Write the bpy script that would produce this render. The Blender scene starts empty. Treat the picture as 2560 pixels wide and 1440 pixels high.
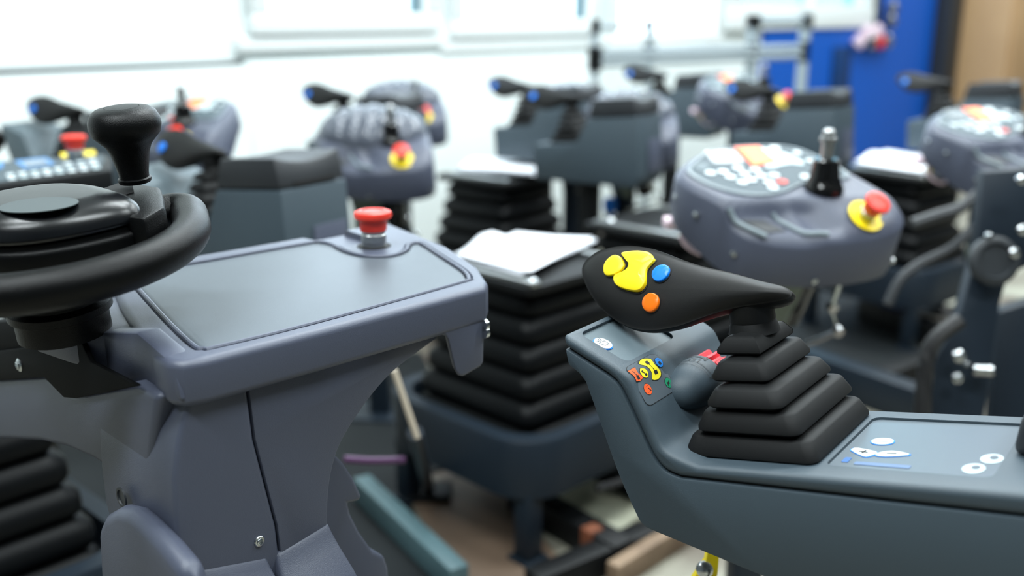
import bpy, bmesh, math, random
import numpy as np
from mathutils import Vector, Matrix
random.seed(7)
S = bpy.context.scene
COL = S.collection
V = lambda *a: np.array(a, float)

# ------------------------------------------------------------------ camera, light, exposure
CAM_H, PITCH, FPX = 1.05, math.radians(15.5), 2490.0
cam = bpy.data.cameras.new('camera'); camo = bpy.data.objects.new('camera', cam); COL.objects.link(camo)
camo.location = (0, 0, CAM_H); camo.rotation_euler = (math.pi/2-PITCH, 0, 0)
cam.sensor_width = 36; cam.lens = 36*FPX/2560; cam.clip_start = .02
cam.dof.use_dof = True; cam.dof.focus_distance = .82; cam.dof.aperture_fstop = 2.9
S.camera = camo
S.view_settings.view_transform = 'Standard'; S.view_settings.look = 'None'
S.view_settings.exposure = 0.0; S.view_settings.gamma = 1; S.view_settings.use_curve_mapping = False
W = bpy.data.worlds.new('world'); S.world = W; W.use_nodes = True
W.node_tree.nodes['Background'].inputs[0].default_value = (.80, .93, 1.0, 1)
W.node_tree.nodes['Background'].inputs[1].default_value = 6.0
def area(name, loc, target, sx, sy, e, col=(1, 1, 1)):
    l = bpy.data.lights.new(name, 'AREA'); l.shape = 'RECTANGLE'; l.size = sx; l.size_y = sy; l.energy = e; l.color = col
    o = bpy.data.objects.new(name, l); COL.objects.link(o); o.location = loc
    o.rotation_euler = (Vector(target)-Vector(loc)).to_track_quat('-Z', 'Y').to_euler(); return o
LAMPS = [(1.0, -.1), (-1.1, -.7), (2.5, 1.3), (.5, 1.9), (2.2, 3.2), (4.2, 5.0), (-.9, .5), (6.0, 7.2), (.1, 2.9), (1.4, 4.4), (3.4, 6.3)]
LAMP_E = 52

# ------------------------------------------------------------------ geometry helpers
Fw = V(0, math.cos(PITCH), -math.sin(PITCH)); Up = V(0, math.sin(PITCH), math.cos(PITCH)); Rt = V(1, 0, 0); CP = V(0, 0, CAM_H)
def ray(u, v): return Fw+Rt*((u-1280)/FPX)+Up*((720-v)/FPX)
def hit(u, v, O, N):
    r = ray(u, v); return CP+r*(np.dot(np.array(O)-CP, N)/np.dot(r, N))
def hitd(u, v, d): return CP+ray(u, v)*d
def hitz(u, v, z): return hit(u, v, V(0, 0, z), V(0, 0, 1))

def smooth(p, n=6, closed=True):
    p = [np.array(q, float) for q in p]; m = len(p); out = []
    rng = range(m) if closed else range(m-1)
    for i in rng:
        if closed: a, b, c, d = p[i-1], p[i], p[(i+1) % m], p[(i+2) % m]
        else: a, b, c, d = p[max(i-1, 0)], p[i], p[i+1], p[min(i+2, m-1)]
        for k in range(n):
            t = k/n
            out.append(.5*((2*b)+(c-a)*t+(2*a-5*b+4*c-d)*t*t+(3*b-a-3*c+d)*t**3))
    if not closed: out.append(p[-1])
    return out
def rrect(cx, cy, wx, wy, r, z=0, n=4):
    out = []
    for sx, sy, a0 in ((1, 1, 0), (-1, 1, 90), (-1, -1, 180), (1, -1, 270)):
        for k in range(n+1):
            a = math.radians(a0+90*k/n)
            out.append(V(cx+sx*(wx/2-r)+r*math.cos(a), cy+sy*(wy/2-r)+r*math.sin(a), z))
    return out
def circle(cx, cy, r, n=24, ry=None, z=0):
    return [V(cx+r*math.cos(2*math.pi*k/n), cy+(ry or r)*math.sin(2*math.pi*k/n), z) for k in range(n)]

class MB:
    def __init__(s): s.v = []; s.f = []
    def add(s, vs, fs):
        o = len(s.v); s.v += [tuple(map(float, q)) for q in vs]; s.f += [tuple(i+o for i in f) for f in fs]; return s
    def box(s, lo, hi, R=None, c=None):
        lo = np.array(lo, float); hi = np.array(hi, float)
        vs = [V((lo, hi)[i & 1][0], (lo, hi)[i >> 1 & 1][1], (lo, hi)[i >> 2][2]) for i in range(8)]
        if R is not None: vs = [R@q+(0 if c is None else c) for q in vs]
        return s.add(vs, [(0, 2, 3, 1), (4, 5, 7, 6), (0, 1, 5, 4), (2, 6, 7, 3), (0, 4, 6, 2), (1, 3, 7, 5)])
    def prism(s, poly, ext):
        n = len(poly); e = np.array(ext, float)
        vs = [np.array(q, float) for q in poly]+[np.array(q, float)+e for q in poly]
        return s.add(vs, [tuple(range(n))[::-1], tuple(range(n, 2*n))]+[(i, (i+1) % n, n+(i+1) % n, n+i) for i in range(n)])
    def loft(s, rings, cap0=True, cap1=True):
        n = len(rings[0]); vs = [q for r in rings for q in r]; fs = []
        for k in range(len(rings)-1):
            for i in range(n):
                j = (i+1) % n; fs.append((k*n+i, k*n+j, (k+1)*n+j, (k+1)*n+i))
        if cap0: fs.append(tuple(range(n))[::-1])
        if cap1: fs.append(tuple(range((len(rings)-1)*n, len(rings)*n)))
        return s.add(vs, fs)
    def lathe(s, prof, o=(0, 0, 0), ax=(0, 0, 1), n=28):
        ax = np.array(ax, float); ax /= np.linalg.norm(ax); t = V(1, 0, 0) if abs(ax[0]) < .8 else V(0, 1, 0)
        e = np.cross(ax, t); e /= np.linalg.norm(e); g = np.cross(ax, e); o = np.array(o, float)
        rings = [[o+ax*z+(e*math.cos(2*math.pi*k/n)+g*math.sin(2*math.pi*k/n))*max(r, 1e-5) for k in range(n)] for r, z in prof]
        return s.loft(rings)
    def cyl(s, a, b, r, n=14):
        a = np.array(a, float); b = np.array(b, float); return s.lathe([(r, 0), (r, np.linalg.norm(b-a))], a, b-a, n)
    def tube(s, pts, r, n=8, closed=False):
        pts = [np.array(q, float) for q in pts]; m = len(pts); rings = []; up = V(.13, .21, .97)
        for i, q in enumerate(pts):
            t = pts[(i+1) % m]-pts[i-1] if closed else pts[min(i+1, m-1)]-pts[max(i-1, 0)]
            t /= np.linalg.norm(t); e = np.cross(t, up); e /= np.linalg.norm(e); g = np.cross(e, t)
            rings.append([q+(e*math.cos(2*math.pi*k/n)+g*math.sin(2*math.pi*k/n))*r for k in range(n)])
        if closed: return s.loft(rings+[rings[0]], False, False)
        return s.loft(rings)
    def mesh(s, name, bevel=0, seg=2, ang=38, xf=None, merge=0, bang=30):
        me = bpy.data.meshes.new(name); vs = s.v
        if xf is not None: vs = [tuple(xf(np.array(q))) for q in vs]
        me.from_pydata(vs, [], s.f); bm = bmesh.new(); bm.from_mesh(me)
        if merge: bmesh.ops.remove_doubles(bm, verts=bm.verts, dist=merge)
        bmesh.ops.recalc_face_normals(bm, faces=bm.faces)
        if bevel:
            ed = [e for e in bm.edges if len(e.link_faces) == 2 and e.calc_face_angle(0) > math.radians(bang)]
            bmesh.ops.bevel(bm, geom=ed, offset=bevel, segments=seg, profile=.5, affect='EDGES', clamp_overlap=True)
        for f in bm.faces: f.smooth = True
        for e in bm.edges:
            if len(e.link_faces) == 2 and e.calc_face_angle(0) > math.radians(ang): e.smooth = False
        bm.to_mesh(me); bm.free(); return me
    def ob(s, name, m, parent=None, **k): return link(name, s.mesh(name, **k), m, parent)
def link(name, me, m, parent=None):
    o = bpy.data.objects.new(name, me); COL.objects.link(o)
    if m is not None: me.materials.append(m)
    o.parent = parent; return o
def tag(o, label=None, cat=None, group=None, kind=None):
    for k, x in (('label', label), ('category', cat), ('group', group), ('kind', kind)):
        if x: o[k] = x
    return o
def thing(name, label, cat, loc=(0, 0, 0), rz=0, group=None):
    o = bpy.data.objects.new(name, None); COL.objects.link(o); o.empty_display_size = .05
    o.location = tuple(map(float, loc)); o.rotation_euler = (0, 0, rz); return tag(o, label, cat, group)
def dup(root, loc, rz, label, group=None, skip=()):
    def rec(o, par):
        c = o.copy(); COL.objects.link(c); c.parent = par
        for ch in o.children:
            if ch.name.split('.')[0] not in skip: rec(ch, c)
        return c
    r = rec(root, None); r.location = tuple(map(float, loc)); r.rotation_euler = (0, 0, rz); r['label'] = label
    if group: r['group'] = group
    return r
def cut(o, mb, xf=None, bevel=0):
    """carve a shape out of o's mesh for good (the cutter is removed)"""
    c = link('cutter', mb.mesh('cutter', xf=xf, bevel=bevel), None)
    par = o.parent; o.parent = None
    m = o.modifiers.new('b', 'BOOLEAN'); m.operation = 'DIFFERENCE'; m.object = c; m.solver = 'EXACT'
    bpy.context.view_layer.update()
    dg = bpy.context.evaluated_depsgraph_get(); me = bpy.data.meshes.new_from_object(o.evaluated_get(dg))
    o.modifiers.clear(); old = o.data; me.name = old.name; o.data = me; o.parent = par
    bm = bmesh.new(); bm.from_mesh(me)
    for e in bm.edges:
        e.smooth = not (len(e.link_faces) == 2 and e.calc_face_angle(0) > math.radians(38))
    for f in bm.faces: f.smooth = True
    bm.to_mesh(me); bm.free()
    cm = c.data; bpy.data.objects.remove(c); bpy.data.meshes.remove(cm)

# ------------------------------------------------------------------ materials
def srgb(r, g, b):
    f = lambda c: (c/255/12.92) if c <= 10 else ((c/255+.055)/1.055)**2.4
    return (f(r), f(g), f(b), 1)
def mat(name, rgb, rough=.5, metal=0, grain=None, var=0, vscale=30, rgb2=None, spec=.5, emit=0, coat=0):
    m = bpy.data.materials.new(name); m.use_nodes = True; nt = m.node_tree; b = nt.nodes['Principled BSDF']
    b.inputs['Base Color'].default_value = srgb(*rgb); b.inputs['Roughness'].default_value = rough
    b.inputs['Metallic'].default_value = metal; b.inputs['Specular IOR Level'].default_value = spec
    if coat: b.inputs['Coat Weight'].default_value = coat; b.inputs['Coat Roughness'].default_value = .15
    if emit: b.inputs['Emission Color'].default_value = srgb(*rgb); b.inputs['Emission Strength'].default_value = emit
    tc = None
    if grain or var: tc = nt.nodes.new('ShaderNodeTexCoord')
    if grain:
        n = nt.nodes.new('ShaderNodeTexNoise'); n.inputs['Scale'].default_value = grain[0]; n.inputs['Detail'].default_value = 3
        bp = nt.nodes.new('ShaderNodeBump'); bp.inputs['Strength'].default_value = grain[1]; bp.inputs['Distance'].default_value = .001
        nt.links.new(tc.outputs['Object'], n.inputs['Vector']); nt.links.new(n.outputs['Fac'], bp.inputs['Height']); nt.links.new(bp.outputs['Normal'], b.inputs['Normal'])
    if var:
        n = nt.nodes.new('ShaderNodeTexNoise'); n.inputs['Scale'].default_value = vscale; n.inputs['Detail'].default_value = 5
        r = nt.nodes.new('ShaderNodeValToRGB'); r.color_ramp.elements[0].position = .5-var/2; r.color_ramp.elements[1].position = .5+var/2
        r.color_ramp.elements[0].color = srgb(*(rgb2 or rgb)); r.color_ramp.elements[1].color = srgb(*rgb)
        nt.links.new(tc.outputs['Object'], n.inputs['Vector']); nt.links.new(n.outputs['Fac'], r.inputs['Fac']); nt.links.new(r.outputs['Color'], b.inputs['Base Color'])
    return m
def glass(name, rgb, t=.9):
    m = bpy.data.materials.new(name); m.use_nodes = True; nt = m.node_tree; nt.nodes.clear()
    o = nt.nodes.new('ShaderNodeOutputMaterial'); tr = nt.nodes.new('ShaderNodeBsdfTransparent'); gl = nt.nodes.new('ShaderNodeBsdfGlossy')
    mx = nt.nodes.new('ShaderNodeMixShader'); mx.inputs[0].default_value = .06
    tr.inputs['Color'].default_value = srgb(*rgb); gl.inputs['Roughness'].default_value = .02
    nt.links.new(tr.outputs[0], mx.inputs[1]); nt.links.new(gl.outputs[0], mx.inputs[2]); nt.links.new(mx.outputs[0], o.inputs[0]); return m
M = dict(
    violet=mat('grey_plastic', (75, 80, 96), .4, grain=(1400, .22)),
    plate=mat('grey_plate', (70, 78, 86), .42, grain=(1800, .12)),
    slate=mat('slate_plastic', (60, 73, 82), .5, grain=(2200, .22)),
    tray=mat('slate_tray', (88, 102, 109), .5, grain=(2200, .15)),
    lid=mat('dark_lid', (40, 43, 47), .5, grain=(1500, .15)),
    black=mat('black_plastic', (8, 9, 10), .34, grain=(1300, .3), spec=.2),
    gloss=mat('glossy_black', (14, 14, 15), .12),
    rubber=mat('black_rubber', (20, 21, 22), .6, grain=(2500, .15), spec=.22),
    grip=mat('grip_black', (19, 19, 19), .48, grain=(3000, .15), spec=.28),
    void=mat('deep_black', (8, 8, 9), .7),
    red=mat('red_plastic', (236, 58, 42), .4), knobred=mat('red_knob', (226, 48, 62), .45),
    yellow=mat('yellow_plastic', (250, 222, 20), .4), blue=mat('blue_plastic', (0, 122, 232), .35), orange=mat('orange_plastic', (252, 118, 10), .35),
    fluo=mat('orange_sticker', (255, 105, 60), .5), fluo2=mat('orange_sticker_inner', (255, 150, 90), .5),
    chrome=mat('zinc_steel', (200, 204, 206), .22, 1), steel=mat('brushed_steel', (176, 178, 178), .35, 1),
    white=mat('white_print', (206, 216, 219), .5), green=mat('green_print', (10, 130, 90), .5), ink=mat('black_print', (22, 24, 26), .6),
    inkg=mat('grey_print', (70, 78, 86), .6), sticker=mat('dark_label', (74, 84, 92), .5), panel=mat('panel_film', (64, 78, 86), .45, spec=.25), panel2=mat('dark_film', (88, 98, 106), .3),
    lcd=mat('display_film', (120, 128, 132), .2), lightgrey=mat('light_grey_print', (178, 194, 198), .4),
    navy=mat('navy_steel', (24, 34, 44), .45, spec=.3), olive=mat('olive_zinc', (108, 118, 108), .45, .4), bellow=mat('bellows_black', (9, 11, 13), .42, spec=.14),
    blk=mat('black_steel', (12, 14, 16), .5, spec=.25), paper=mat('paper', (240, 243, 250), .8),
    wall=mat('white_wall', (232, 240, 240), .75, grain=(60, .1)), bluewall=mat('blue_wall', (0, 84, 182), .5), frame=mat('white_frame', (232, 238, 238), .4),
    brown=mat('brown_board', (200, 164, 122), .6, var=.5, vscale=3, rgb2=(186, 150, 110)), post=mat('dark_post', (40, 44, 48), .5),
    floor=mat('concrete', (158, 157, 142), .6, var=.25, vscale=2.6, rgb2=(82, 70, 60), grain=(40, .2)), teal=mat('teal_steel', (78, 104, 110), .45),
    rust=mat('rust_steel', (112, 62, 38), .7), wood=mat('pallet_wood', (140, 118, 96), .7, var=.4, vscale=14, rgb2=(110, 90, 72)),
    cable=mat('cable_black', (22, 22, 24), .5), purple=mat('purple_hose', (66, 30, 70), .45), pink=mat('pink_plug_and_highlight', (240, 214, 226), .5),
    ceiling=mat('ceiling_white', (225, 228, 228), .8), darkpanel=mat('dark_red', (150, 30, 36), .4),
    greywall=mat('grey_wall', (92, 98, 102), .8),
    matte=mat('matt_black', (7, 8, 9), .65, spec=.08), rim=mat('rim_highlight', (124, 136, 143), .35),  # rim: highlight on panel edges and ridges put into a paler colour
    rackgrey=mat('rack_grey', (150, 162, 168), .4),
    pane=glass('window_glass', (250, 252, 255)), pane2=glass('tinted_glass', (175, 206, 218)), ribdome=mat('grey_dome', (86, 91, 102), .2),
)

# ------------------------------------------------------------------ room
WO = V(0, 4.6, 0); WN = V(math.sqrt(.5), -math.sqrt(.5), 0); WT = V(math.sqrt(.5), math.sqrt(.5), 0)
def wl(u, v):                                   # photograph point -> (along wall, height)
    p = hit(u, v, WO, WN); return float((p-WO)@WT), float(p[2])
def WP(t, z, out=0): return WO+WT*t+WN*out+V(0, 0, z)
def slab(name, m, t0, t1, z0, z1, o0, o1, kind='structure', bevel=0, parent=None):
    b = MB().prism([WP(t0, z0, o0), WP(t1, z0, o0), WP(t1, z1, o0), WP(t0, z1, o0)], WN*(o1-o0))
    o = b.ob(name, m, parent, bevel=bevel)
    if kind: o['kind'] = kind
    return o
TL, TR, CEIL = -6.5, wl(2760, 200)[0]+.6, 3.2
MB().prism([WP(TL, -.06, -.2), WP(TR, -.06, -.2), WP(TR, -.06, 7.5), WP(TL, -.06, 7.5)], V(0, 0, .06)).ob('floor', M['floor'])['kind'] = 'structure'
cb = MB().prism([WP(TL, CEIL, -.2), WP(TR, CEIL, -.2), WP(TR, CEIL, 7.5), WP(TL, CEIL, 7.5)], V(0, 0, .06)).ob('ceiling', M['ceiling']); cb['kind'] = 'structure'
wins = [('window_1', 612, 1085, 84, 'pane'), ('window_2', 1112, 1484, 92, 'pane'), ('window_3', 1506, 1790, 118, 'pane'), ('window_4', 1806, 2168, 72, 'pane2')]
T = []
for n, u0, u1, vb, g in wins:
    t0 = wl(u0, 60)[0]; t1 = wl(u1, 60)[0]; z0 = wl((u0+u1)/2, vb)[1]; T.append((t0, t1, z0, n, g))
wb = MB()
def seg(t0, t1, z0, z1): wb.prism([WP(t0, z0), WP(t1, z0), WP(t1, z1), WP(t0, z1)], WN*-.18)
prev = TL; ZT = 2.5
for t0, t1, z0, n, g in T:
    seg(prev, t0, 0, CEIL); seg(t0, t1, 0, z0); seg(t0, t1, ZT, CEIL); prev = t1
seg(prev, TR, 0, CEIL)
wb.ob('wall_back', M['wall'])['kind'] = 'structure'
for t0, t1, z0, n, g in T:
    e = tag(bpy.data.objects.new(n, None), kind='structure'); COL.objects.link(e)
    fw = .075 if n != 'window_4' else .14
    for k, (a, b, c, d) in enumerate(((t0, t1, z0, z0+fw), (t0, t1, ZT-fw, ZT), (t0, t0+fw, z0+fw, ZT-fw), (t1-fw, t1, z0+fw, ZT-fw))):
        slab('window_frame', M['frame'], a, b, c, d, -.12, .05, None, .008, e)
    slab('window_pane', M[g], t0+fw-.01, t1-fw+.01, z0+fw-.01, ZT-fw+.01, -.05, -.044, None, 0, e)
    if n in ('window_1', 'window_2'):
        slab('window_sill', M['frame'], t0-.05, t1+.05, z0-.06, z0-.005, -.01, .035, None, .008, e)
        slab('window_gasket', M['teal'], t1-fw-.025, t1-fw, z0+fw, ZT-fw, -.04, .01, None, 0, e)
    if n == 'window_4': slab('window_mullion', M['frame'], t0+.55*(t1-t0), t0+.55*(t1-t0)+.04, z0+fw, ZT-fw, -.08, 0, None, 0, e)
# the rest of the shell: side walls and the wall behind the viewer
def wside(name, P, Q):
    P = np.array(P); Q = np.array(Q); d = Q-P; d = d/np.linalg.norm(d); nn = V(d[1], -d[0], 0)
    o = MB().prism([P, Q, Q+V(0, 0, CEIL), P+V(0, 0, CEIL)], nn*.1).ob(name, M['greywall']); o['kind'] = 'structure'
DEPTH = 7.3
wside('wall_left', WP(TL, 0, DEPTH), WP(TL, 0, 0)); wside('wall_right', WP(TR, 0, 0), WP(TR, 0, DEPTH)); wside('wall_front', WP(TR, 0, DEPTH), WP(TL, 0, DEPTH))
# dado rail of the left wall: a ledge with a shadow gap
ta, za = wl(-300, 186); tb, zb = wl(604, 155)
slab('trim_1', M['wall'], TL, tb, 0, zb-.012, .0, .03, bevel=.003)
slab('trim_2', M['post'], TL, tb, zb-.012, zb+.004, .0, .008)
slab('trim_3', M['wall'], tb+.01, wl(1490, 110)[0], 0, wl(1000, 137)[1], .0, .02, bevel=.004)
# blue painted panel, dark post and brown board cupboard at the far right
tb0, tb1, tb2 = wl(1900, 150)[0], wl(2318, 120)[0], wl(2346, 120)[0]
zw = T[3][2]
bw = MB()
for a, b, c, d in ((tb0, T[3][1], 0, zw), (T[3][1], tb1, 0, CEIL)): bw.prism([WP(a, c, .001), WP(b, c, .001), WP(b, d, .001), WP(a, d, .001)], WN*.03)
bw.ob('wall_blue', M['bluewall'])['kind'] = 'structure'
slab('trim_4', M['post'], tb1, tb2, 0, CEIL, .0, .16, bevel=.01)
cup = thing('board_cupboard', 'brown board cupboard beside the dark post at far right', 'cupboard', WP((tb2+TR)/2, 0, .3))
def cslab(nm, m, t0, t1, z0, z1, a, b, bev=.004):
    o = slab(nm, m, t0, t1, z0, z1, a, b, None, bev); o.data.transform(Matrix.Translation(-Vector(cup.location))); o.parent = cup; return o
tc0, tc1 = wl(2350, 100)[0]-.0, wl(2545, 100)[0]; zc = wl(2545, 218)[1]
cslab('carcass', M['brown'], tb2+.02, TR-.8, 0, 2.4, .03, .5)
cslab('door', M['brown'], tb2+.05, tc1-.35, zc, 2.35, .503, .53)
hb = wl(2535, 14)
cslab('handle', M['blk'], tc1-.52, tc1-.40, hb[1]-.05, hb[1]+.02, .53, .56)
# blue-wall clutter: strip with tool heads
st = thing('tool_strip', 'grey tool strip with metal heads beside the window on the blue wall', 'tool rack', WP(wl(2180, 60)[0], wl(2180, 40)[1], .035))
def stp(mb, nm, m, **k):
    o = mb.ob(nm, m, None, **k); o.data.transform(Matrix.Translation(-Vector(st.location))); o.parent = st; return o
a = wl(2170, 70); b = wl(2186, -20)
stp(MB().prism([WP(a[0], a[1], .031), WP(b[0], a[1], .031), WP(b[0], b[1], .031), WP(a[0], b[1], .031)], WN*.03), 'rail', M['post'])
for (u, v, c) in ((2204, 20, 'steel'), (2200, 52, 'steel'), (2140, 80, 'pink'), (2165, 78, 'pink'), (2120, 103, 'pink'), (2150, 105, 'chrome'), (2172, 104, 'knobred'), (2192, 102, 'steel')):  # pink heads: blurred highlights on metal tools put into the colour
    t, z = wl(u, v); stp(MB().lathe([(.012, 0), (.012, .03), (.045, .035), (.05, .06), (.03, .075), (0, .078)], WP(t, z, .031), WN, 16), 'tool_head', M[c])
t, z = wl(2090, 155)
slab('handle_recess', mat('blue_dark', (0, 52, 104), .5), t-.12, t+.12, z-.25, z+.1, .034, .048, None, .004).name = 'handle_plate'
tag(bpy.data.objects['handle_plate'], 'dark blue upright handle plate low on the blue wall', 'handle')
# ceiling lamps
for i, (x, y) in enumerate(LAMPS):
    area('ceiling_lamp_light', (x, y, CEIL-.08), (x, y, 0), 1.3, .3, LAMP_E, (.90, .98, 1.0))

# ------------------------------------------------------------------ generic joystick pieces (deck coordinates: x along the arm, y across, z off the deck)
BPHI, BP = math.radians(37), math.radians(11.5)
ba = V(math.cos(BPHI)*math.cos(BP), -math.sin(BPHI)*math.cos(BP), math.sin(BP)); bb = V(math.sin(BPHI), math.cos(BPHI), 0); bn = np.cross(ba, bb)
BO = hitd(1715, 1140, .80)
def Bl(P): q = P-BO; return V(q@ba, q@bb, q@bn)
TH = math.radians(58)
HC = Bl(hit(1870, 765, BO+bb*.065, bb))+V(0, -math.sin(TH), math.cos(TH))*.016
HN = bn*math.cos(TH)-bb*math.sin(TH); HW = bb*math.cos(TH)+bn*math.sin(TH); HCW = BO+ba*HC[0]+bb*HC[1]+bn*HC[2]
def hpx(pts, z=0):
    out = []
    for u, v in pts:
        q = hit(u, v, HCW+HN*z, HN)-HCW; out.append(V(q@ba, q@HW))
    return out
HO = hpx([(1455, 682), (1462, 655), (1490, 631), (1530, 618), (1575, 614), (1620, 619), (1660, 631), (1710, 650), (1760, 666), (1830, 682), (1900, 702), (1958, 716), (1980, 730), (1978, 743), (1950, 753), (1900, 761), (1850, 769), (1800, 781), (1750, 798), (1700, 816), (1650, 826), (1610, 827), (1570, 818), (1530, 795), (1495, 762), (1470, 724)])
HOUT = smooth(HO, 3)
MA, MBb = V(-.118, .012), V(.018, .003)
def medial(p):
    t = np.clip(np.dot(p-MA, MBb-MA)/np.dot(MBb-MA, MBb-MA), 0, 1); return MA+(MBb-MA)*t
HMED = [medial(p) for p in HOUT]
def crown(x): return .0085 if x < -.08 else .0085+.001*min(1, (x+.08)/.1)
def topz(s, x): return crown(x)*(1-s**2.6)
def surf(x, y):
    q = V(x, y); best = (9, 0)
    for p, m in zip(HOUT, HMED):
        d = p-m; t = np.clip(np.dot(q-m, d)/np.dot(d, d), 0, 1); e = np.linalg.norm(m+d*t-q)
        if e < best[0]: best = (e, t)
    return topz(best[1], x)
def handle_frame(c):
    N = V(0, -math.sin(TH), math.cos(TH)); w = V(0, math.cos(TH), math.sin(TH)); c = np.array(c)
    return lambda q: c+V(1, 0, 0)*q[0]+w*q[1]+N*q[2]
def ring(s, z): return [V(*(m+(p-m)*s), z if not callable(z) else z(s, (m+(p-m)*s)[0])) for p, m in zip(HOUT, HMED)]
def make_handle(parent, xf, T, full=True):
    g = lambda q: T(xf(q))
    mb = MB().loft([ring(.02, -.026), ring(.45, -.024), ring(.75, -.017), ring(.93, -.0095), ring(.985, -.0075), ring(1.0, -.0045), ring(.998, -.001), ring(.985, lambda s, x: topz(s, x)+.0006)]+[ring(s, topz) for s in (.95, .9, .8, .68, .55, .4, .25, .02)])
    h = mb.ob('grip', M['grip'], parent, xf=g, ang=50)
    def btn(nm, poly, m, top, cav=1.1, lift=.0):
        poly = [V(*p[:2]) for p in poly]; c = sum(poly)/len(poly)
        cv = MB(); n = len(poly)
        cv.add([V(*(c+(p-c)*cav), surf(*(c+(p-c)*cav))+.0006) for p in poly]+[V(*(c+(p-c)*.9), surf(*(c+(p-c)*.9))+.0006) for p in poly], [(i, (i+1) % n, n+(i+1) % n, n+i) for i in range(n)])
        cv.ob('button_gap', M['void'], h, xf=g)
        rg = []
        for s, dz in ((1, -.004), (1, .55*top), (.97, .85*top), (.9, top), (.5, top*1.02)):
            rg.append([V(*(c+(p-c)*s), surf(*(c+(p-c)*s))+dz+lift*(1 if abs((p-c)[1]) > .012 else 0)*(dz > 0)) for p in poly])
        return MB().loft(rg).ob(nm, m, h, xf=g)
    if full:
        z = .0105
        lens = smooth(hpx([(1508, 662), (1516, 645), (1530, 634), (1545, 638), (1556, 652), (1559, 664), (1551, 677), (1536, 687), (1517, 689), (1509, 680)], z), 3)
        tie = smooth(hpx([(1550, 629), (1566, 624), (1590, 622), (1615, 626), (1628, 640), (1631, 648), (1622, 662), (1615, 675), (1615, 700), (1612, 715), (1598, 728), (1575, 727), (1548, 718), (1535, 704), (1535, 690), (1552, 682), (1566, 672), (1570, 660), (1566, 648), (1556, 638)], z), 3)
        btn('lens_button', lens, M['yellow'], .0035)['label'] = 'small yellow lens-shaped thumb button'
        btn('rocker_button', tie, M['yellow'], .0035, 1.07, .0012)['label'] = 'yellow waisted rocker button'
        c = hpx([(1650, 681), (1625, 755)], z)
        btn('round_button', circle(*c[0], .0082), M['blue'], .003)['label'] = 'round blue button'
        btn('round_button', circle(*c[1], .0082), M['orange'], .003)['label'] = 'round orange button'
    else:
        btn('round_button', circle(-.122, .012, .0105), M['blue'], .003)['label'] = 'round blue button'
    return h
TIERS = [(.0, -.002, .108, -.001, .1265), (.02, .010, .096, .002, .1255), (.0395, .020, .0835, .004, .1165), (.057, .0205, .070, .018, .110), (.0755, .0235, .060, .031, .098)]
def make_bellows(parent, T):
    rg = []
    for i, (z, x0, x1, y0, y1) in enumerate(TIERS):
        cx, cy, wx, wy = (x0+x1)/2, (y0+y1)/2, x1-x0, y1-y0; h = (TIERS[i+1][0] if i < 4 else .092)-z
        for dz, dw in ((-.0005, -.030), (-.0002, -.004), (.0016, 0), (.0045, -.0004), (h-.0050, -.0095), (h-.0036, -.0125), (h-.0030, -.020), (h-.0008, -.034)):
            rg.append(rrect(cx, cy, wx+dw, wy+dw, min(.0085, wx/2-.0185), z+dz, 4))
    return MB().loft(rg).ob('bellows', M['rubber'], parent, xf=T, ang=42)
def make_stem(parent, T):
    return MB().lathe([(.021, .086), (.0195, .092), (.018, .0955), (.0185, .0965), (.0178, .1135)], (.041, .066, 0), (.0, 0, 1), 24).ob('stem', M['rubber'], parent, xf=T)
def make_estop(parent, T, o, ax, s=1.0, ring_=True):
    e = MB().lathe([(.0125*s, 0), (.0125*s, .004*s), (.0135*s, .005*s), (.0135*s, .013*s), (.0125*s, .014*s), (.0125*s, .019*s)], o, ax).ob('collar', M['steel'], parent, xf=T)
    e2 = MB().lathe([(.0135*s, .017*s), (.0145*s, .019*s), (.0148*s, .028*s), (.0155*s, .029*s), (.0195*s, .031*s), (.0205*s, .034*s), (.0195*s, .0375*s), (.016*s, .039*s), (.0115*s, .0395*s), (.011*s, .0385*s), (0, .039*s)], o, ax).ob('emergency_stop', M['red'], parent, xf=T)
    e2['label'] = 'red mushroom emergency stop head'
    if ring_: MB().lathe([(.015*s, .0004), (.029*s, .0004), (.029*s, .0022), (.015*s, .0022)], o, ax, 32).ob('yellow_ring', M['yellow'], parent, xf=T)
    return e2
def post_to_floor(parent, x, y, ztop, m='blk', r=.028):
    MB().box((x-.09, y-.07, 0), (x+.09, y+.07, .012)).ob('foot_plate', M[m], parent, bevel=.003)
    MB().prism(rrect(x, y, 2*r, 1.5*r, .008, .012), V(0, 0, ztop-.012)).ob('pillar', M[m], parent)

# ------------------------------------------------------------------ foreground joystick console (right)
def Bpl(pts, y): return [Bl(hit(u, v, BO+bb*y, bb)) for u, v in pts]
broot = thing('joystick_console', 'slate grey joystick console with yellow, blue and orange buttons in right foreground', 'console', (BO[0]+.06, BO[1]+.03, 0), -BPHI)
def TB(q):                                      # deck coordinates -> coordinates of the upright root
    P = BO+ba*q[0]+bb*q[1]+bn*q[2]-V(broot.location.x, broot.location.y, 0)
    c, s = math.cos(BPHI), math.sin(BPHI); return V(c*P[0]-s*P[1], s*P[0]+c*P[1], P[2])
YN, YF = -.02, .136
seamp = Bpl([(1410, 866), (1483, 913), (1537, 951), (1567, 1001), (1600, 1072), (1625, 1126), (1645, 1158), (1667, 1178), (1700, 1192)], YN)+[V(.249, YN, -.0144), V(.42, YN, -.018)]
seamc = seamp[:1]+smooth(seamp[1:9], 3, False)+seamp[9:]
rim = Bpl([(1600, 980), (1625, 1030), (1646, 1080), (1667, 1117), (1700, 1138)], YN+.006)
topp = [V(-.0886, YN, .1067), V(-.042, YN, .0797), V(-.031, YN, .071)]+[V(q[0], YN, q[2]) for q in rim]+[V(.02, YN, 0)]
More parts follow.
